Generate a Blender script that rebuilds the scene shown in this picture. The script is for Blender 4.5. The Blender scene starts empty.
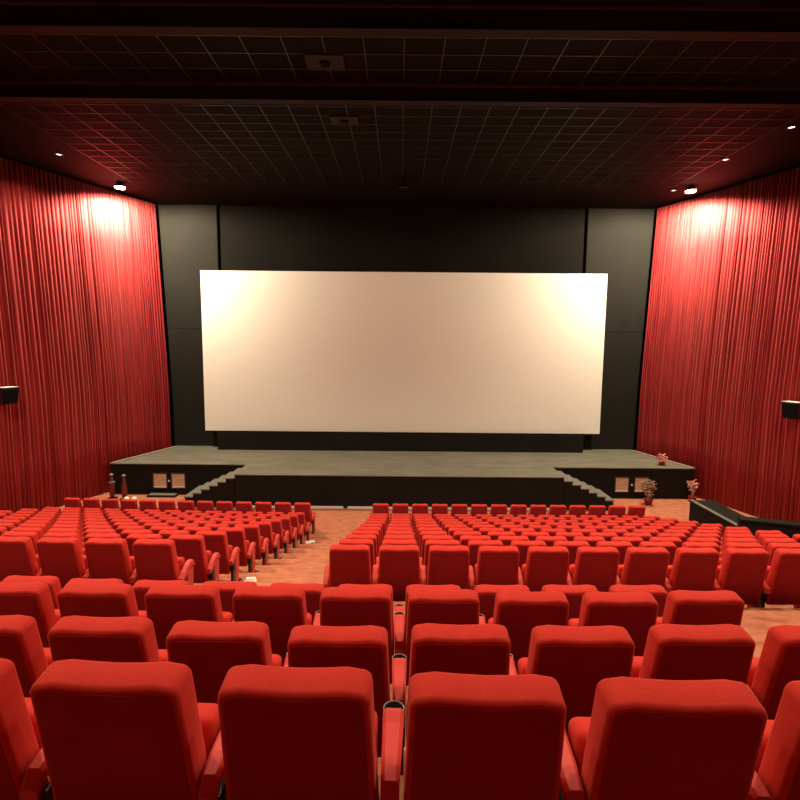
import bpy, bmesh, math, random
from mathutils import Vector, Matrix
random.seed(7)
C = bpy.context.scene.collection
R = math.radians
CAMZ = 5.49                       # the flat floor in front of the stage is z = 0
def Z(down): return CAMZ - down
CEIL = Z(-5.34)

# ------------------------------------------------------------------ materials
def mat(name, col, rough=.8, metal=0, spec=.3, sheen=0, sheen_tint=None, noise=None, bump=None, emit=None, estr=0):
    m = bpy.data.materials.new(name); m.use_nodes = True
    nt = m.node_tree; b = nt.nodes['Principled BSDF']
    b.inputs['Base Color'].default_value = (*col, 1)
    b.inputs['Roughness'].default_value = rough
    b.inputs['Metallic'].default_value = metal
    b.inputs['Specular IOR Level'].default_value = spec
    b.inputs['Sheen Weight'].default_value = sheen
    b.inputs['Sheen Roughness'].default_value = .35
    if sheen_tint: b.inputs['Sheen Tint'].default_value = (*sheen_tint, 1)
    if emit:
        b.inputs['Emission Color'].default_value = (*emit, 1); b.inputs['Emission Strength'].default_value = estr
    tc = nt.nodes.new('ShaderNodeTexCoord')
    if noise:                      # (scale, second colour, low, high, stretch)
        sc, c2, lo, hi, st = noise
        mp = nt.nodes.new('ShaderNodeMapping'); mp.inputs['Scale'].default_value = st
        n = nt.nodes.new('ShaderNodeTexNoise'); n.inputs['Scale'].default_value = sc; n.inputs['Detail'].default_value = 5
        r = nt.nodes.new('ShaderNodeValToRGB'); r.color_ramp.elements[0].position = lo; r.color_ramp.elements[1].position = hi
        r.color_ramp.elements[0].color = (*col, 1); r.color_ramp.elements[1].color = (*c2, 1)
        nt.links.new(tc.outputs['Object'], mp.inputs[0]); nt.links.new(mp.outputs[0], n.inputs['Vector'])
        nt.links.new(n.outputs['Fac'], r.inputs[0]); nt.links.new(r.outputs[0], b.inputs['Base Color'])
    if bump:
        n2 = nt.nodes.new('ShaderNodeTexNoise'); n2.inputs['Scale'].default_value = bump[0]; n2.inputs['Detail'].default_value = 3
        bp = nt.nodes.new('ShaderNodeBump'); bp.inputs['Strength'].default_value = bump[1]; bp.inputs['Distance'].default_value = .01
        nt.links.new(tc.outputs['Object'], n2.inputs['Vector']); nt.links.new(n2.outputs['Fac'], bp.inputs['Height'])
        nt.links.new(bp.outputs[0], b.inputs['Normal'])
    return m
ONE = (1, 1, 1)
M = {}
M['fabric'] = mat('seat_fabric', (.56, .036, .024), .9, spec=.1, sheen=.3, sheen_tint=(1, .35, .3), noise=(6, (.49, .030, .020), .35, .7, ONE), bump=(60, .12))
M['panel'] = mat('shaded_panel_fabric', (.31, .020, .024), .9, spec=.1, sheen=.10, sheen_tint=(1, .3, .3), noise=(7, (.27, .017, .021), .35, .7, ONE), bump=(60, .12))  # seat fabric in a darker colour, painting shade onto the rear faces
M['arm'] = mat('armrest_vinyl', (.54, .036, .025), .55, spec=.3, sheen=.15, sheen_tint=(1, .5, .4))
M['armside'] = mat('arm_panel', (.50, .055, .042), .8, spec=.2)
M['steel'] = mat('black_steel', (.02, .018, .018), .45, .3, .5)
M['cup'] = mat('cup_plastic', (.008, .008, .008), .9, spec=.1)
M['rim'] = mat('cup_rim', (.20, .18, .18), .35, .2, .6)
M['carpet'] = mat('carpet', (.50, .175, .095), .95, spec=.05, sheen=.1, noise=(4.0, (.33, .10, .052), .42, .70, (1, 3.2, 1)), bump=(90, .4))
M['curtain'] = mat('curtain_cloth', (.34, .023, .024), .85, spec=.2, sheen=.2, sheen_tint=(1, .7, .5), noise=(5, (.22, .010, .013), .42, .62, (3, 3, .05)))
M['wall'] = mat('wall_dark_red', (.12, .012, .012), .9)
M['black'] = mat('black_paint', (.011, .0095, .008), .85, spec=.12, noise=(1.2, (.015, .013, .0105), .35, .7, ONE))
M['wing'] = mat('black_cloth_panel', (.013, .0112, .008), .8, spec=.15, noise=(1.5, (.016, .0138, .010), .35, .7, (1, 1, .6)))
M['backwall'] = mat('back_wall_paint', (.0065, .0055, .0045), .9, spec=.1, noise=(.6, (.009, .0078, .006), .35, .7, ONE))
M['rear'] = mat('rear_wall_cloth', (.02, .006, .006), .95)
M['ceil'] = mat('ceiling_tile_dark', (.0065, .0045, .004), .8, spec=.08, noise=(.8, (.0085, .0055, .0045), .4, .6, ONE))
M['beam'] = mat('beam_paint', (.014, .0065, .005), .7, spec=.2)
M['tbar'] = mat('grid_metal', (.05, .040, .037), .4, .25, .5)
M['moulding'] = mat('beam_moulding', (.05, .028, .022), .6)
M['plate'] = mat('ceiling_plate', (.017, .013, .011), .7)
M['screen'] = mat('screen_vinyl', (.88, .85, .75), .9, spec=.1)
M['stage'] = mat('stage_floor', (.125, .112, .082), .65, spec=.3, noise=(1.1, (.175, .158, .115), .35, .68, (1, 2.5, 1)))
M['stageedge'] = mat('stage_edge', (.30, .21, .155), .6)
M['tread'] = mat('step_nosing', (.17, .155, .13), .6)
M['white'] = mat('white_metal', (.8, .74, .66), .5)
M['ventface'] = mat('vent_face', (.62, .45, .32), .6, noise=(9, (.5, .36, .25), .4, .6, ONE))
M['frame'] = mat('vent_frame', (.05, .035, .03), .6)
M['lamp'] = mat('lamp_lens', (1, 1, 1), emit=(1, .9, .72), estr=30)
M['lampdim'] = mat('lamp_lens_small', (1, 1, 1), emit=(1, .9, .8), estr=4)
M['maroon'] = mat('maroon_paint', (.16, .02, .02), .5)
M['pink'] = mat('pink_petals', (.75, .28, .24), .8)
M['leaf'] = mat('dry_leaves', (.34, .22, .15), .8)
M['pot'] = mat('red_pot', (.28, .02, .015), .5)
M['paper'] = mat('paper', (.85, .8, .72), .8)

# ------------------------------------------------------------------ helpers
def obj(name, bm, m, parent=None, smooth=False, loc=None):
    bmesh.ops.recalc_face_normals(bm, faces=bm.faces)
    me = bpy.data.meshes.new(name); bm.to_mesh(me); bm.free()
    for x in (m if isinstance(m, list) else [m]): me.materials.append(x)
    if smooth:
        for p in me.polygons: p.use_smooth = True
    o = bpy.data.objects.new(name, me); C.objects.link(o)
    if parent: o.parent = parent
    if loc: o.location = loc
    return o
def tag(o, label=None, cat=None, group=None, kind=None):
    if label: o['label'] = label
    if cat: o['category'] = cat
    if group: o['group'] = group
    if kind: o['kind'] = kind
    return o
def empty(name, loc=(0, 0, 0), rz=0):
    o = bpy.data.objects.new(name, None); C.objects.link(o); o.empty_display_size = .1
    o.location = loc; o.rotation_euler = (0, 0, rz); return o
def box(bm, x0, x1, y0, y1, z0, z1, mi=0):
    v = [bm.verts.new((x, y, z)) for x in (x0, x1) for y in (y0, y1) for z in (z0, z1)]
    for f in ((0, 1, 3, 2), (4, 6, 7, 5), (0, 4, 5, 1), (2, 3, 7, 6), (0, 2, 6, 4), (1, 5, 7, 3)):
        bm.faces.new([v[i] for i in f]).material_index = mi
    return v
def B(*a, bev=0, seg=2):
    bm = bmesh.new(); box(bm, *a)
    if bev: bmesh.ops.bevel(bm, geom=bm.edges[:], offset=bev, segments=seg, profile=.5, affect='EDGES')
    return bm
def cyl(bm, x, y, z0, z1, r0, r1=None, n=20):
    r1 = r0 if r1 is None else r1
    a = [bm.verts.new((x + r0*math.cos(2*math.pi*i/n), y + r0*math.sin(2*math.pi*i/n), z0)) for i in range(n)]
    b = [bm.verts.new((x + r1*math.cos(2*math.pi*i/n), y + r1*math.sin(2*math.pi*i/n), z1)) for i in range(n)]
    for i in range(n): bm.faces.new((a[i], a[(i+1) % n], b[(i+1) % n], b[i]))
    bm.faces.new(a[::-1]); bm.faces.new(b)
def lathe(bm, prof, x=0, y=0, n=24, cap=True):
    rings = [[bm.verts.new((x + r*math.cos(2*math.pi*i/n), y + r*math.sin(2*math.pi*i/n), z)) for i in range(n)] for r, z in prof]
    for p, q in zip(rings, rings[1:]):
        for i in range(n): bm.faces.new((p[i], p[(i+1) % n], q[(i+1) % n], q[i]))
    if not cap: return
    if prof[0][0] > 1e-4: bm.faces.new(rings[0][::-1])
    if prof[-1][0] > 1e-4: bm.faces.new(rings[-1])
def prism(bm, poly, z0, z1, mi_top=0, mi_side=0):
    a = [bm.verts.new((x, y, z0)) for x, y in poly]; b = [bm.verts.new((x, y, z1)) for x, y in poly]
    n = len(poly)
    for i in range(n): bm.faces.new((a[i], a[(i+1) % n], b[(i+1) % n], b[i])).material_index = mi_side
    bm.faces.new(a[::-1]).material_index = mi_side; bm.faces.new(b).material_index = mi_top

# ------------------------------------------------------------------ seating levels (y of the backrest tops, drop below the camera)
H = .95
rows = {0: (.48, .63), 1: (1.455, .958), 2: (2.28, 1.279), 3: (3.19, 1.55), 4: (4.08, 1.945), 5: (5.69, 2.255)}
inc = [.275, .27, .262, .258, .252, .248, .245, .24, .235, 0]
d = 2.255
for i, s in enumerate(inc):
    d += s; rows[6+i] = (5.69 + .88*(i+1), d)
flat = rows[15][1] + H
CAMOFF = flat - CAMZ              # tiny
def level(i): return 0.0 if i >= 14 else Z(rows[i][1] + H)
edges = [(-6, Z(1.0)), (-2.0, Z(1.0)), (-2.0, Z(1.28)), (-.9, Z(1.28)), (-.9, Z(1.57)), (rows[1][0]-.15, Z(1.57))]
for i in range(1, 15):
    y = rows[i][0] - .15
    if i == 5: y = 5.54
    edges.append((y, level(i)))
    ny = 22.2 if i == 14 else (5.54 if i == 4 else rows[i+1][0] - .15)
    edges.append((ny, level(i)))
def floor_z(y):
    z = edges[0][1]
    for a, b in zip(edges, edges[1:]):
        if a[0] <= y <= b[0] and b[0] > a[0]: return a[1]
    return 0 if y > 13 else z

# ------------------------------------------------------------------ the room
XW = 13.75
bm = bmesh.new()
prof = edges + [(22.2, -.4), (-6, -.4)]
L = [bm.verts.new((-XW, y, z)) for y, z in prof]; Rr = [bm.verts.new((XW, y, z)) for y, z in prof]
n = len(prof)
for i in range(n):
    if (prof[i][0]-prof[(i+1) % n][0], prof[i][1]-prof[(i+1) % n][1]) == (0, 0): continue
    bm.faces.new((L[i], L[(i+1) % n], Rr[(i+1) % n], Rr[i]))
bm.faces.new(L); bm.faces.new(Rr[::-1])
tag(obj('floor', bm, M['carpet']), kind='structure')

tag(obj('ceiling', B(-XW, XW, -6, 22.2, CEIL, CEIL+.3), M['ceil']), kind='structure')
tag(obj('wall_back', B(-XW, XW, 21.62, 22.2, 0, CEIL), M['backwall']), kind='structure')
tag(obj('wall_rear', B(-XW, XW, -6.3, -6, 0, CEIL), M['rear']), kind='structure')

def wall_x(y, s):                 # inner face of the side walls, they close in towards the stage
    if s < 0: return -(9.42 + .40*(21.3-y)) if y > 12 else -13.14
    return (9.78 + .36*(21.3-y)) if y > 12 else 13.128
for s, nm in ((-1, 'wall_left'), (1, 'wall_right')):
    pts = [(wall_x(21.6, s)+s*.40, 21.62), (wall_x(12.01, s)+s*.40, 12.01), (wall_x(5, s)+s*.40, -6)]
    poly = pts + [(p[0]+s*.25, p[1]) for p in pts[::-1]]
    bm = bmesh.new(); prism(bm, poly, 0, CEIL); tag(obj(nm, bm, M['wall']), kind='structure')

# pleated curtains
def curtain(s, name, label):
    path = [Vector((wall_x(21.3, s), 21.3)), Vector((wall_x(12.0, s), 12.0)), Vector((wall_x(11, s), 4.0))]
    rnd = random.Random(11 + s)
    cols = []
    for a, b in zip(path, path[1:]):
        Lg = (b-a).length; t = (b-a)/Lg; nrm = Vector((-s*abs(t.y), -s*0 - 0)) ; nrm = Vector((t.y, -t.x)); 
        if nrm.x * s > 0: nrm = -nrm
        u = 0
        while u < Lg - .02:
            w = rnd.choice([.07, .09, .11, .13, .16]) * rnd.uniform(.85, 1.15); dp = rnd.uniform(.035, .085)
            lean = rnd.uniform(-.25, .25); swag = rnd.uniform(-.02, .02)
            w = min(w, Lg-u)
            for k in range(7):
                q = k/7; h = math.sin(math.pi*q)**.7 if q else 0
                h = dp*h*(1+lean*(q-.5)*2)
                cols.append((a + t*(u+w*q) , nrm, h, swag))
            u += w
    bm = bmesh.new(); nz = 7; grid = []
    for p, nr, h, sw in cols:
        zb = (floor_z(p.y) if p.y < 19 else .0) + .03
        col = []
        for k in range(nz):
            f = k/(nz-1); amp = 1 - .45*f if h > .001 else 1
            q = p + nr*(h*(.75+.35*(1-f)) + .02*math.sin(p.y*1.7)*(1-f)) + Vector((s*.26*max(0, f-.35)/.65*1.0, 0))
            col.append(bm.verts.new((q.x, q.y + sw*(1-f), zb + (CEIL-.06-zb)*f)))
        grid.append(col)
    for a, b in zip(grid, grid[1:]):
        for k in range(nz-1): bm.faces.new((a[k], b[k], b[k+1], a[k+1]))
    o = obj(name, bm, M['curtain'], smooth=True)
    so = o.modifiers.new('s', 'SOLIDIFY'); so.thickness = .012
    return tag(o, label, 'curtain', 'side wall curtains')
curtain(-1, 'pleated_curtain', 'tall red pleated curtain covering the left wall beside the stage')
curtain(1, 'pleated_curtain', 'tall red pleated curtain covering the right wall beside the stage')

# ceiling grid, beams and plates
def grid(nm, x0, dx, nx, y0, dy, ny, z):
    bm = bmesh.new(); w = .0065
    for i in range(nx+1): box(bm, x0+i*dx-w, x0+i*dx+w, y0, y0+dy*ny, z-.012, z+.01)
    for j in range(ny+1): box(bm, x0, x0+dx*nx, y0+j*dy-w, y0+j*dy+w, z-.013, z+.009)
    tag(obj(nm, bm, M['tbar']), kind='structure')
grid('trim_1', .02-.73*10, .73, 20, 9.33, .555, 4, CEIL)
grid('trim_2', .02-.66*14, .66, 28, 12.15, .49, 13, CEIL)
for nm, y, dr in (('trim_3', 11.64, .29), ('trim_4', 9.03, .33), ('trim_5', 6.2, .33)):
    bm = bmesh.new(); box(bm, -13, 13, y, y+.16, CEIL-dr, CEIL); box(bm, -13, 13, y-.03, y+.19, CEIL-dr-.03, CEIL-dr+.001)
    bb = obj(nm, bm, M['beam'])
    bm = bmesh.new(); box(bm, -13, 13, y-.05, y-.001, CEIL-.035, CEIL-.001)
    obj('moulding', bm, M['moulding'], bb); tag(bb, kind='structure')
def plate(x0, x1, y0, y1, label):
    t = empty('ceiling_access_plate', ((x0+x1)/2, (y0+y1)/2, CEIL-.03))
    hx, hy = (x1-x0)/2, (y1-y0)/2
    obj('panel', B(-hx, hx, -hy, hy, -.008, .03, bev=.004), M['plate'], t)
    bm = bmesh.new(); lathe(bm, [(.0, -.05), (.09, -.045), (.11, -.008)]); obj('round_grille', bm, M['cup'], t)
    tag(t, label, 'ceiling fixture', 'square plates in the ceiling')
plate(-1.86, -1.13, 10.44, 10.99, 'dark square ceiling plate with round fitting between the two nearest beams')
plate(-1.74, -1.08, 13.13, 13.62, 'dark square ceiling plate with round fitting beyond the far beam')
t = empty('ceiling_bracket', (.06, 17.9, CEIL))
obj('mount', B(-.06, .06, -.06, .06, -.14, 0), M['steel'], t)
obj('crossbar', B(-.30, .26, -.04, .04, -.19, -.14, bev=.01), M['plate'], t)
obj('fitting', B(-.18, .16, -.06, .06, -.30, -.19, bev=.02), M['steel'], t)
tag(t, 'small dark bracket hanging from the ceiling above the screen centre', 'bracket')

# screen and black wings
sc = empty('cinema_screen', (.11, 21.15, Z(3.65)))
w = 8.03; h = 6.39
bm = bmesh.new(); NX, NZ = 24, 8
g = [[bm.verts.new((-w + 2*w*i/NX, -.03, h*j/NZ)) for j in range(NZ+1)] for i in range(NX+1)]
for i in range(NX):
    for j in range(NZ): bm.faces.new((g[i][j], g[i+1][j], g[i+1][j+1], g[i][j+1]))
box(bm, -w, w, -.025, .02, 0, h)
obj('screen_surface', bm, M['screen'], sc)
bm = bmesh.new()
box(bm, -w-.02, w+.02, .02, .10, -.06, .08); box(bm, -w-.02, w+.02, .02, .10, h-.1, h-.02)
for x in (-w+.06, -w/2, 0, w/2, w-.06): box(bm, x-.06, x+.06, .02, .12, 0, h-.05)
obj('screen_frame', bm, M['steel'], sc)
tag(sc, 'wide blank cream cinema screen on the black wall behind the stage', 'screen')
STZ = Z(4.37)
for s in (-1, 1):
    xo = wall_x(21.5, s) + s*.02; xi = -7.36 if s < 0 else 7.42
    t = empty('masking_panel', ((xo+xi)/2, 21.555, STZ))
    hw = abs(xo-xi)/2; Hh = CEIL-STZ
    for k in range(2):
        z0 = Hh*k/2; bm = bmesh.new()
        for q in box(bm, -hw, hw, -.03, .06, z0+.004, z0+Hh/2-.008):
            if q.co.x*s > 0: q.co.x += s*.30*q.co.z/Hh
        obj('cloth_panel', bm, M['wing'], t)
    obj('edge_batten', B(-s*hw-.02, -s*hw+.02, -.045, .06, 0.002, Hh-.01, bev=.006), M['black'], t)
    tag(t, 'tall black cloth masking panel between the screen and the %s curtain' % ('left' if s < 0 else 'right'), 'panel', 'black panels beside the screen')

t = empty('lower_masking', (.03, 20.8, STZ))
obj('cloth_board', B(-7.35, 7.35, -.02, .03, .003, .70), M['black'], t)
for x in (-6, -2, 2, 6): obj('foot', B(x-.04, x+.04, .03, .22, .003, .05), M['steel'], t)
tag(t, 'long low black cloth board standing on the stage under the screen', 'masking board')
# ------------------------------------------------------------------ the stage
st = empty('stage', (0, 18.3, 0))
def local(poly): return [(x, y-18.3) for x, y in poly]
AX = 5.42; AY = 16.9; SY = 18.3
bm = bmesh.new(); prism(bm, local([(-AX, AY), (AX, AY), (AX, 21.6), (-AX, 21.6)]), 0, STZ-.03, 0, 0); obj('apron_base', bm, M['black'], st)
bm = bmesh.new(); prism(bm, local([(-AX-.02, AY-.04), (AX+.02, AY-.04), (AX+.02, 21.6), (-AX-.02, 21.6)]), STZ-.03, STZ); obj('apron_deck', bm, M['stage'], st)
for s in (-1, 1):
    xf = (-10.28 if s < 0 else 10.5); xb = wall_x(21.6, s) - s*.02
    bm = bmesh.new(); prism(bm, local([(s*AX, SY), (xf, SY), (xb, 21.6), (s*AX, 21.6)]), 0, STZ-.03); obj('side_base', bm, M['black'], st)
    bm = bmesh.new(); prism(bm, local([(s*(AX+.02), SY-.04), (xf, SY-.04), (xb, 21.6), (s*(AX+.02), 21.6)]), STZ-.03, STZ); obj('side_deck', bm, M['stage'], st)
    bm = bmesh.new(); prism(bm, local([(xf-s*.13, SY-.04), (xf+s*.0, SY-.04), (xb, 21.3), (xb-s*.13, 21.3)]), STZ, STZ+.03); obj('edge_board', bm, M['stageedge'], st)
    N = 6
    for k in range(N):
        zt = STZ - .127*(k+1); x0 = s*(AX+.02) + s*k*.275; x1 = x0 + s*.275
        bm = bmesh.new(); box(bm, min(x0, x1), max(x0, x1), AY-18.3, SY-18.3-.045, 0, zt-.035)
        step = obj('step', bm, M['black'], st)
        x1 += s*.02
        obj('tread', B(min(x0, x1), max(x0, x1), AY-18.33, SY-18.3-.045, zt-.035, zt), M['tread'], step)
for x0, x1 in ((-5.3, -1.85), (-1.70, -.55), (-.40, 2.6), (2.75, 5.3)):
    obj('skirting_strip', B(x0, x1, AY-18.3-.05, AY-18.3, 0.002, .07), M['white'], st)
tag(st, 'low black stage with grey floor and side steps below the screen', 'stage')

# vent panels on the stage front
def vent(x, label, hw=.225):
    t = empty('vent_panel', (x, SY, Z(4.98)))
    bm = bmesh.new()
    for a in ((-hw-.04, hw+.04, -.05, 0, .25, .29), (-hw-.04, hw+.04, -.05, 0, -.29, -.25), (-hw-.04, -hw, -.05, 0, -.25, .25), (hw, hw+.04, -.05, 0, -.25, .25)): box(bm, *a)
    obj('frame', bm, M['frame'], t)
    obj('face_plate', B(-hw, hw, -.035, 0, -.25, .25), M['ventface'], t)
    bm = bmesh.new(); box(bm, -hw, hw, -.045, -.035, -.25, -.19); obj('lower_lip', bm, M['white'], t)
    tag(t, label, 'vent', 'square panels on the stage front')
vent(-8.52, 'left one of two pale square panels on the stage front, left side')
vent(-7.87, 'right one of two pale square panels on the stage front, left side')
vent(7.93, 'pale square panel on the right stage front, beside the steps')
vent(8.62, 'pale square panel on the right stage front behind the dry plant')
for x, lb in ((-8.195, 'small dark junction box between the left pale stage panels'), (8.275, 'small dark junction box between the right pale stage panels')):
    t = empty('junction_box', (x, SY, Z(4.98)))
    obj('box_body', B(-.055, .055, -.06, 0, -.06, .06, bev=.008), M['plate'], t)
    obj('cover_plate', B(-.03, .03, -.068, -.058, -.03, .03), M['white'], t)
    tag(t, lb, 'electrical box')
t = empty('floor_tray', (-8.35, 18.05, 0))
obj('tray_body', B(-.5, .5, -.14, .14, 0.002, .07, bev=.01), M['plate'], t)
obj('tray_lid', B(-.46, .46, -.12, .12, .07, .085), M['stage'], t)
tag(t, 'low grey tray on the floor below the left stage panels', 'tray')

# posts by the left stage corner
def post(x, y, hgt, label, two):
    t = empty('barrier_post', (x, y, 0))
    bm = bmesh.new(); lathe(bm, [(.17, .003), (.17, .02), (.10, .05), (.05, .07)]); obj('base', bm, M['steel'], t, True)
    bm = bmesh.new(); lathe(bm, [(.05, .06), (.085, .12), (.09, hgt*.55), (.05, hgt*.72), (.045, hgt-.1)]); obj('pole', bm, M['maroon'], t, True)
    bm = bmesh.new(); lathe(bm, [(.0, hgt-.08), (.06, hgt-.06), (.075, hgt-.02), (.045, hgt+.02), (0, hgt+.03)]); obj('cap', bm, M['rim'], t, True)
    if two:
        bm = bmesh.new(); lathe(bm, [(.05, hgt*.62), (.11, hgt*.65), (.11, hgt*.7), (.05, hgt*.73)]); obj('ring', bm, M['rim'], t, True)
    tag(t, label, 'post', 'posts by the left stage corner')
post(-9.96, 17.75, .86, 'dark red post with grey ring and pale cap nearest the left curtain', True)
post(-9.48, 17.65, .86, 'dark red post with pale cap in front of the left stage corner', False)
t = empty('white_ball_pair', (-9.18, 17.45, 0))  # plain balls, no lamp inside
for dx in (-.13, .13):
    bm = bmesh.new(); lathe(bm, [(.07, .003), (.09, .05), (.08, .13), (0, .17)], dx, 0); obj('ball', bm, M['paper'], t, True)
tag(t, 'two small white balls on the floor beside the dark red post', 'ornament')

# plants near the right side
def leafball(bm, c, r, n, size, rnd, up=0):
    for _ in range(n):
        v = Vector((rnd.gauss(0, 1), rnd.gauss(0, 1), rnd.gauss(0, 1) + up)).normalized()*r*rnd.uniform(.35, 1)
        p = Vector(c) + v; a = Vector((rnd.gauss(0, 1), rnd.gauss(0, 1), rnd.gauss(0, 1))).normalized()*size*rnd.uniform(.6, 1.3)
        b = a.cross(Vector((rnd.gauss(0, 1), rnd.gauss(0, 1), rnd.gauss(0, 1)))).normalized()*size*.45
        q = a.cross(b).normalized()*size*.12
        vs = [bm.verts.new(p-a), bm.verts.new(p+b+q), bm.verts.new(p+a), bm.verts.new(p-b+q)]
        bm.faces.new(vs)
def plant(name, x, y, z, pot_r, pot_h, stem_h, crown_r, m, label, cat, n=130):
    t = empty(name, (x, y, z)); rnd = random.Random(int(x*100))
    bm = bmesh.new(); lathe(bm, [(pot_r*.7, .003), (pot_r, pot_h*.9), (pot_r*1.1, pot_h), (pot_r*.9, pot_h)]); obj('pot', bm, M['pot'], t, True)
    bm = bmesh.new()
    for k in range(5):
        a = k*1.26; c = Vector((math.cos(a)*crown_r*.4, math.sin(a)*crown_r*.4, stem_h)); b0 = Vector((0, 0, pot_h*.9))
        for s in range(4):
            p = b0.lerp(c, s/4); q = b0.lerp(c, (s+1)/4)
            box(bm, min(p.x, q.x)-.008, max(p.x, q.x)+.008, min(p.y, q.y)-.008, max(p.y, q.y)+.008, p.z, q.z)
    obj('stems', bm, M['leaf'], t)
    bm = bmesh.new(); leafball(bm, (0, 0, stem_h), crown_r, n, crown_r*.28, rnd)
    leafball(bm, (0, 0, stem_h-crown_r), crown_r*.6, n//3, crown_r*.25, rnd); obj('foliage', bm, m, t)
    tag(t, label, cat)
plant('potted_plant', 8.58, 17.6, 0, .15, .2, .66, .27, M['leaf'], 'dry brown plant in a red pot before the right stage panel', 'plant')
plant('potted_plant', 10.32, 18.0, 0, .14, .18, .62, .2, M['pink'], 'thin pinkish plant in a pot beside the right curtain', 'plant', 70)
plant('flower_arrangement', 9.55, 18.75, STZ, .11, .1, .26, .19, M['pink'], 'small pink flower arrangement standing on the right stage edge', 'flowers', 110)

# low walls along the right hand seats
def seg_wall(name, a, b, t0, t1, base, label, capm, capw=.16, facew=.12):
    a = Vector(a); b = Vector(b); c = (a+b)/2; t = (b-a).normalized(); nn = Vector((t.y, -t.x))
    o = empty(name, (c.x, c.y, base))
    def piece(w, lo, hi, m, nm):
        bm = bmesh.new(); V = []
        for p, h in ((a, t0), (b, t1)):
            for sg in (-1, 1):
                q = p + nn*w*sg - c
                V.append((bm.verts.new((q.x, q.y, (0 if lo is None else h+lo) - (base if lo is not None else 0))), bm.verts.new((q.x, q.y, h+hi-base))))
        o4 = [V[0], V[1], V[3], V[2]]
        for k in range(4): bm.faces.new((o4[k][0], o4[(k+1) % 4][0], o4[(k+1) % 4][1], o4[k][1]))
        bm.faces.new([v[0] for v in o4][::-1]); bm.faces.new([v[1] for v in o4])
        obj(nm, bm, m, o)
    piece(facew, None, -.05, M['black'], 'wall_face'); piece(capw, -.05, 0, capm, 'cap_rail')
    tag(o, label, 'low wall'); return o
lw = seg_wall('low_wall', (9.46, 16.0), (9.46, 13.45), Z(4.84), Z(4.84), 0, 'broad low black wall with grey edge beside the carpet right of the front row', M['black'], .38, .35)
obj('edge_strip', B(-.39, -.27, -1.28, 1.28, Z(4.84)+.001, Z(4.84)+.02), M['stage'], lw)
seg_wall('low_wall', (8.75, 13.1), (12.2, 11.85), Z(4.41), Z(4.41), level(12), 'long low black wall crossing from the seats to the right curtain', M['black'])

# wall speakers
def speaker(s, y, down, label):
    x = wall_x(y, s); ang = s*math.atan(.40)
    t = empty('wall_speaker', (x - s*.40, y, Z(down)), 0)
    t.rotation_euler = (0, 0, -s*R(69))      # local -y faces into the room
    bm = bmesh.new()
    v = box(bm, -.24, .24, -.20, .16, -.25, .25)
    for q in v:
        if q.co.z < 0: q.co.x *= .8; q.co.y = q.co.y*.75 + .03
    bmesh.ops.bevel(bm, geom=bm.edges[:], offset=.015, segments=2, affect='EDGES')
    obj('cabinet', bm, M['steel'], t)
    obj('painted_lit_top', B(-.23, .23, -.19, .15, .25, .262), M['white'], t)  # white sheet paints the light falling on the cabinet top
    bm = bmesh.new(); v = box(bm, -.20, .20, -.225, -.195, -.2, .2)
    for q in v:
        if q.co.z < 0: q.co.x *= .82; q.co.y += .045
    obj('grille', bm, M['cup'], t)
    obj('bracket', B(-.05, .05, .16, .32, -.06, .06), M['steel'], t)
    tag(t, label, 'speaker', 'speakers on the side curtains')
speaker(-1, 15.22, 1.66, 'black wall speaker with painted lit top on the left curtain')
speaker(1, 15.3, 1.90, 'black wall speaker with painted lit top on the right curtain')

# ------------------------------------------------------------------ seats
def rounded(quad, hw, bev, seg=4, bow=0, nx=6, taper=1.0, puff=0, corner=0):
    """quad: four (y,z) corners: rear-bottom, rear-top, front-top, front-bottom"""
    bm = bmesh.new(); cols = []
    rb, rt, ft, fb = [Vector(q) for q in quad]
    for x in (-1, 1):
        col = []
        for k, q in enumerate((rb, rt, ft, fb)):
            ww = hw*(1 if k in (1, 2) else taper)
            col.append(bm.verts.new((x*ww, q.x, q.y)))
        cols.append(col)
    a, b = cols
    for i in range(4): bm.faces.new((a[i], a[(i+1) % 4], b[(i+1) % 4], b[i]))
    bm.faces.new(a[::-1]); bm.faces.new(b)
    bmesh.ops.recalc_face_normals(bm, faces=bm.faces)
    if corner:
        es = [e for e in bm.edges if abs(e.verts[0].co.x-e.verts[1].co.x) < 1e-6 and min(v.co.z for v in e.verts) > min(rt.y, ft.y)-.01]
        bmesh.ops.bevel(bm, geom=es, offset=corner, segments=5, profile=.5, affect='EDGES')
        es = [e for e in bm.edges if e.is_manifold and e.calc_face_angle() > .6]
        bmesh.ops.bevel(bm, geom=es, offset=bev, segments=3, profile=.5, affect='EDGES')
    else:
        bmesh.ops.bevel(bm, geom=bm.edges[:], offset=bev, segments=seg, profile=.5, affect='EDGES')
    for k in range(1, nx):
        x = -hw + 2*hw*k/nx
        if abs(x) > hw-bev: continue
        bmesh.ops.bisect_plane(bm, geom=bm.verts[:]+bm.edges[:]+bm.faces[:], plane_co=(x, 0, 0), plane_no=(1, 0, 0))
    zt = max(rt.y, ft.y); zb = min(rb.y, fb.y)
    for v in bm.verts:
        u = v.co.x/hw; f = (v.co.z-zb)/(zt-zb)
        if f > .8: v.co.z += bow*(math.cos(u*math.pi*1.0)*-.5 + .1)*1.0 + (-bow*.8 if abs(u) > .8 else 0)
        if puff and f > .1 and f < .9: v.co.y += 0
    return bm
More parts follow.
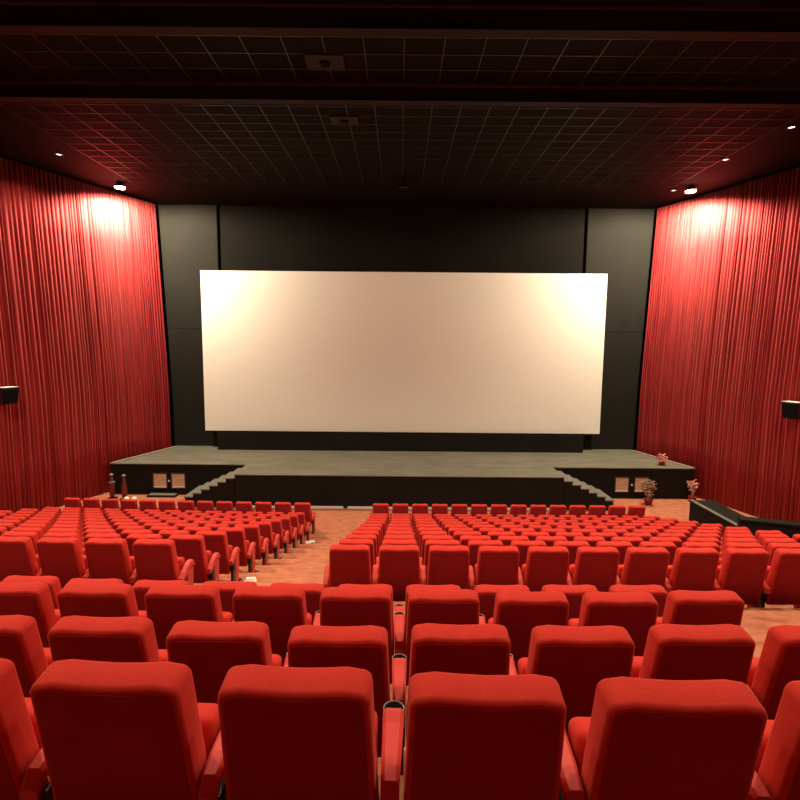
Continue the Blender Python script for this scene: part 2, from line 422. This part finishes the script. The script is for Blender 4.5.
def make_seat(cup=False):
    t = empty('cinema_chair')
    REC = .17
    # local: y=0 rear top edge, +y towards the stage; the back leans towards -y at the top
    back = rounded([(.135, .22), (.0, .902), (.110, .924), (.225, .30)], .224, .018, bow=.010, taper=1.09, corner=.036)
    ob = obj('backrest', back, M['fabric'], t, True)
    # rear upholstery panel
    dy = -.007
    pnl = rounded([(.1285, .235), (.0012, .878), (.04, .878), (.16, .235)], .206, .003, seg=1, taper=1.09, corner=.03)
    obj('back_panel', pnl, M['panel'], t, True)
    # tipped-up seat cushion
    cs = rounded([(.225, .40), (.245, .62), (.375, .60), (.37, .30)], .225, .035, taper=1)
    obj('seat_cushion', cs, M['fabric'], t, True)
    pan = rounded([(.368, .28), (.374, .53), (.388, .53), (.385, .28)], .20, .006, seg=1)
    obj('seat_pan', pan, M['steel'], t)
    arm_parts(t, .28, cup)
    return t
def arm_parts(t, x, cup=False):
    # padded armrest: rises forward and curls over at the nose
    if cup: prof = [(.05, .48, .515), (.08, .525, .567), (.16, .537, .582), (.30, .538, .588), (.345, .548, .600), (.362, .566, .598)]
    else: prof = [(.08, .39, .455), (.16, .425, .50), (.25, .47, .545), (.33, .495, .568), (.39, .49, .558), (.43, .465, .515)]
    bm = bmesh.new(); rings = []
    for y, a, b in prof:
        hw = .026 + .034*min(y, .34) if cup else .033
        c = .012; rings.append([bm.verts.new((x+sx*u, y, zz)) for sx, u, zz in ((-1, hw, a), (-1, hw, b-c), (-1, hw-c, b), (1, hw-c, b), (1, hw, b-c), (1, hw, a))])
    for p, q in zip(rings, rings[1:]):
        for k in range(6): bm.faces.new((p[k], p[(k+1) % 6], q[(k+1) % 6], q[k]))
    bm.faces.new(rings[0][::-1]); bm.faces.new(rings[-1])
    obj('armrest', bm, M['arm'], t, False)
    bm = bmesh.new(); sp = [(.22, .0), (.22, .12), (.245, .44), (.41, .465), (.395, .30), (.36, .0)]
    if cup: sp = [(.22, 0), (.22, .54), (.34, .54), (.34, 0)]
    L_ = [bm.verts.new((x-.024, y, z)) for y, z in sp]; R_ = [bm.verts.new((x+.024, y, z)) for y, z in sp]
    for k in range(len(sp)): bm.faces.new((L_[k], L_[(k+1) % len(sp)], R_[(k+1) % len(sp)], R_[k]))
    bm.faces.new(L_[::-1]); bm.faces.new(R_)
    bmesh.ops.bevel(bm, geom=bm.edges[:], offset=.005, segments=1, affect='EDGES')
    obj('side_panel', bm, M['armside'], t, False)
    if cup:
        bm = bmesh.new(); lathe(bm, [(.020, .515), (.033, .52), (.037, .588), (.032, .588), (.028, .525), (.001, .523)], x, .372, 20)
        c = obj('cup_holder', bm, M['cup'], t, True)
        bm = bmesh.new(); lathe(bm, [(.035, .588), (.0385, .588), (.0385, .592), (.035, .592), (.035, .588)], x, .372, 20, False)
        obj('rim', bm, M['rim'], c, True)
    bm = bmesh.new(); box(bm, x-.02, x+.02, .13, .215, .0, .44); box(bm, x-.028, x+.028, .10, .46, 0, .018)
    box(bm, x-.03, x+.03, .14, .20, .28, .38)
    obj('leg', bm, M['steel'], t)
proto = make_seat()
aisle_proto = make_seat(); arm_parts(aisle_proto, -.28)
cup_proto = make_seat(True)
def kids(o): return [c for c in bpy.data.objects if c.parent == o]
KIDS = {}
def tree(o):
    return [(c, tree(c)) for c in kids(o)]
TREES = {proto.name: tree(proto), aisle_proto.name: tree(aisle_proto), cup_proto.name: tree(cup_proto)}
used = set()
def place(src, x, y, z, rz, label, group):
    if src.name not in used:
        used.add(src.name); r = src
    else:
        r = src.copy(); C.objects.link(r)
        def cp(lst, par):
            for c, sub in lst:
                k = c.copy(); C.objects.link(k); k.parent = par; cp(sub, k)
        cp(TREES[src.name], r)
    r.location = (x, y, z); r.rotation_euler = (0, 0, rz)
    tag(r, label, 'chair', group)
    return r
ORD = ['first', 'second', 'third', 'fourth', 'fifth', 'sixth', 'seventh', 'eighth', 'ninth', 'tenth', 'eleventh', 'twelfth', 'thirteenth', 'fourteenth', 'fifteenth']
P = R(6.3)
def px(x, y, zz):
    dn = CAMZ - zz; zc = y*math.cos(P) + dn*math.sin(P)
    return 400 + 525*x/zc
cnt = 0
CEN = -.015                                            # camera x offset
# foreground block: four rows and one added, seats by column, small misalignments as seen
fy = {0: {k: .48 for k in range(-3, 4)}, 1: {-2: 1.50, -1: 1.482, 0: 1.464, 1: 1.4355, 2: 1.419, 3: 1.415, 4: 1.42},
      2: {-3: 2.33, -2: 2.325, -1: 2.292, 0: 2.262, 1: 2.286, 2: 2.280, 3: 2.300, 4: 2.30},
      3: {-4: 3.235, -3: 3.225, -2: 3.22, -1: 3.215, 0: 3.20, 1: 3.185, 2: 3.17, 3: 3.17, 4: 3.20},
      4: {-6: 4.2, -5: 4.17, -4: 4.13, -3: 4.11, -2: 4.10, -1: 4.08, 0: 4.07, 1: 4.07, 2: 4.08, 3: 4.09, 4: 4.10}}
rn = {0: 'added row below the picture', 1: 'nearest row', 2: 'second nearest row', 3: 'third nearest row', 4: 'fourth nearest row'}  # the lowest row is unseen, added to block light behind the nearest row
for r_, seats in fy.items():
    ks = sorted(seats)
    for j, k in enumerate(ks):
        x = (-.303 if r_ == 1 else -.272) + .56*k; z = level(r_) if r_ else Z(1.57)
        rz = R(-1.6) if r_ == 1 else (R(-.6) if k < 0 else R(.4) if k > 2 else 0)
        nright = len(ks)-1-j
        if nright == 0: lb = 'red cinema chair ending the %s at the right aisle' % rn[r_]
        else: lb = 'red cinema chair in the %s, %s from its right aisle end' % (rn[r_], ORD[nright])
        place(cup_proto, x, seats[k]-.06, z, rz, lb, 'seats in the four nearest rows'); cnt += 1
# far blocks
for r_ in range(5, 16):
    Y, dn = rows[r_]; z = level(r_)
    fromst = 15 - r_
    rowname = 'front row by the stage' if fromst == 0 else ORD[fromst] + ' row from the stage'
    for k in range(13):
        x = -2.755 - .56*k - .06*(1-(r_-5)/10); yy = Y + .0033*x*x + .09*(1-(r_-5)/10)
        if px(x+.28, yy, z+.95) < -12: continue
        src = aisle_proto if k == 12 else proto
        if k == 0: lb = 'red cinema chair at the central aisle, left block, %s' % rowname
        elif k == 12: lb = 'red cinema chair at far left end, left block, %s' % rowname
        else: lb = 'red cinema chair, left block, %s, %s from the central aisle' % (rowname, ORD[k])
        place(src, x, yy-.06, z, math.atan(-.0066*-x)*-1*0 + math.atan(.0066*x), lb, 'seats of the left block'); cnt += 1
    for k in range(14):
        x = -.572 + .56*k + (.05 if r_ > 10 else .02); yy = Y
        if px(x-.28, yy, z+.95) > 812: continue
        src = aisle_proto if k == 0 else proto
        if k == 0: lb = 'red cinema chair at the central aisle, right block, %s' % rowname
        elif k == 13: lb = 'red cinema chair at far right end, right block, %s' % rowname
        else: lb = 'red cinema chair, right block, %s, %s from the central aisle' % (rowname, ORD[k])
        place(src, x, yy-.06, z, 0, lb, 'seats of the right block'); cnt += 1
print('seats', cnt)

# nosing strips where the right aisle steps down, scraps on the aisle
for i, (r_, lb) in enumerate(((4, 'pale double nosing strip across the right aisle step by the third nearest row'),)):
    y = rows[4][0]-.15; z = level(3)
    t = empty('step_nosing', (3.1, y, z))
    obj('strip', B(-.62, .9, -.035, -.005, .001, .009), M['white'], t)
    obj('strip', B(-.62, .9, -.115, -.085, .001, .009), M['white'], t)
    tag(t, lb, 'nosing strip')
def scrap(x, y, z, label):
    bm = bmesh.new(); rnd = random.Random(int(y*10)); 
    for k in range(3):
        cx, cy = rnd.uniform(-.12, .12), rnd.uniform(-.05, .05)
        v = box(bm, cx-.07, cx+.07, cy-.04, cy+.04, .002, .02+.015*k)
        for q in v: q.co.x += rnd.uniform(-.02, .02); q.co.y += rnd.uniform(-.02, .02)
    tag(obj('paper_scrap', bm, M['paper'], loc=(x, y, z)), label, 'litter')
scrap(-2.42, 7.85, level(7), 'small white paper scrap on the aisle carpet nearest the camera')
scrap(-2.28, 13.3, level(13), 'small white paper scrap on the aisle carpet near the front row')

# ------------------------------------------------------------------ lamps
def light(kind, name, loc, energy, col, size=.15, spot=None, blend=.4, aim=None, parent=None):
    l = bpy.data.lights.new(name, kind); l.energy = energy; l.color = col
    if kind == 'SPOT': l.spot_size = spot; l.spot_blend = blend; l.shadow_soft_size = size
    elif kind == 'POINT': l.shadow_soft_size = size
    o = bpy.data.objects.new(name, l); C.objects.link(o); o.location = loc
    if aim is not None:
        o.rotation_euler = (Vector(aim)-Vector(loc)).to_track_quat('-Z', 'Y').to_euler()
    return o
WARM = (1, .80, .58)
def downlight(x, y, label, energy, big=False, aim=(0, 0, -1), spot=R(150), m='lampdim', blend=.5, size=.12, col=WARM):
    t = empty('ceiling_downlight', (x, y, CEIL))
    r = .16 if big else .085
    bm = bmesh.new(); lathe(bm, [(r, 0), (r+.03, -.01), (r+.03, -.03), (r, -.035), (r*.92, -.012), (r*.9, 0)]); obj('trim_ring', bm, M['steel'], t, True)
    bm = bmesh.new(); lathe(bm, [(r*.9, -.002), (r*.85, -.014), (0, -.02)]); obj('lens', bm, M[m], t, True)
    tag(t, label, 'ceiling light', 'recessed ceiling lights')
    light('SPOT', 'downlight_beam', (x, y, CEIL-.06), energy, col, size, spot, blend, aim=(x+aim[0], y+aim[1], CEIL-.06+aim[2]))
# small ones in view
downlight(-9.95, 15.9, 'small lit ceiling light above the left curtain', 260)
downlight(9.55, 13.55, 'small lit ceiling light at the right edge above the curtain', 260)
downlight(9.35, 15.85, 'small lit ceiling light between the right edge light and bright floodlight', 260)
downlight(9.45, 18.95, 'small lit ceiling light close to the left of the bright right floodlight', 100)
downlight(-11.6, 11.2, 'added recessed ceiling light over the left curtain, out past the picture edge', 650)  # this unseen pair is added to brighten the lower curtains
downlight(11.6, 11.2, 'added recessed ceiling light over the right curtain, out past the picture edge', 650)
# floodlights at the stage corners
FLOOD = 4000
for s in (-1, 1):
    x, y = (-9.70, 18.75) if s < 0 else (9.86, 18.6)
    t = empty('stage_floodlight', (x, y, CEIL))
    obj('yoke', B(-.05, .05, -.05, .05, -.05, 0), M['steel'], t)
    bm = bmesh.new(); lathe(bm, [(.06, -.03), (.14, -.05), (.19, -.13), (.18, -.13), (.15, -.11)]); obj('housing', bm, M['steel'], t, True)
    bm = bmesh.new(); lathe(bm, [(.17, -.12), (.15, -.17), (0, -.20)]); obj('lens', bm, M['lamp'], t, True)
    tag(t, 'bright ceiling floodlight beside the %s curtain near the stage' % ('left' if s < 0 else 'right'), 'floodlight', 'floodlights at the stage corners')
    light('SPOT', 'flood_beam', (x, y, CEIL-.26), FLOOD, (1, .905, .66), .13, R(177), .35, aim=(x-s*.05, y+.2, CEIL-1.3))
# house lights above the back rows, out of view overhead
names = iter(['far left', 'left', 'centre left', 'centre right', 'right', 'far right']*3)
for yy, E, nm in ((2.1, 620, 'rear row'), (7.6, 1750, 'front row')):
    for x in (-8, -3, 3, 8):
        nx_ = {-8: 'far left', -3: 'inner left', 3: 'inner right', 8: 'far right'}[x]
        downlight(x, yy, 'large recessed house light overhead, %s, %s' % (nm, nx_), E, True, aim=(0, 0, -1), spot=R(137), m='lamp', blend=.6, size=.2)

w = bpy.data.worlds.new('world'); bpy.context.scene.world = w; w.use_nodes = True
w.node_tree.nodes['Background'].inputs[0].default_value = (.02, .012, .01, 1)
w.node_tree.nodes['Background'].inputs[1].default_value = .3

# ------------------------------------------------------------------ camera
cam = bpy.data.cameras.new('camera'); co = bpy.data.objects.new('camera', cam); C.objects.link(co)
cam.sensor_width = 36; cam.lens = 36*525/800; cam.clip_start = .05
co.location = (0, 0, CAMZ)
co.rotation_euler = (Matrix.Rotation(R(90-6.3), 4, 'X') @ Matrix.Rotation(R(.5), 4, 'Z')).to_euler()
s_ = bpy.context.scene; s_.camera = co
s_.view_settings.view_transform = 'Standard'; s_.view_settings.look = 'None'
s_.view_settings.exposure = 0; s_.view_settings.gamma = 1
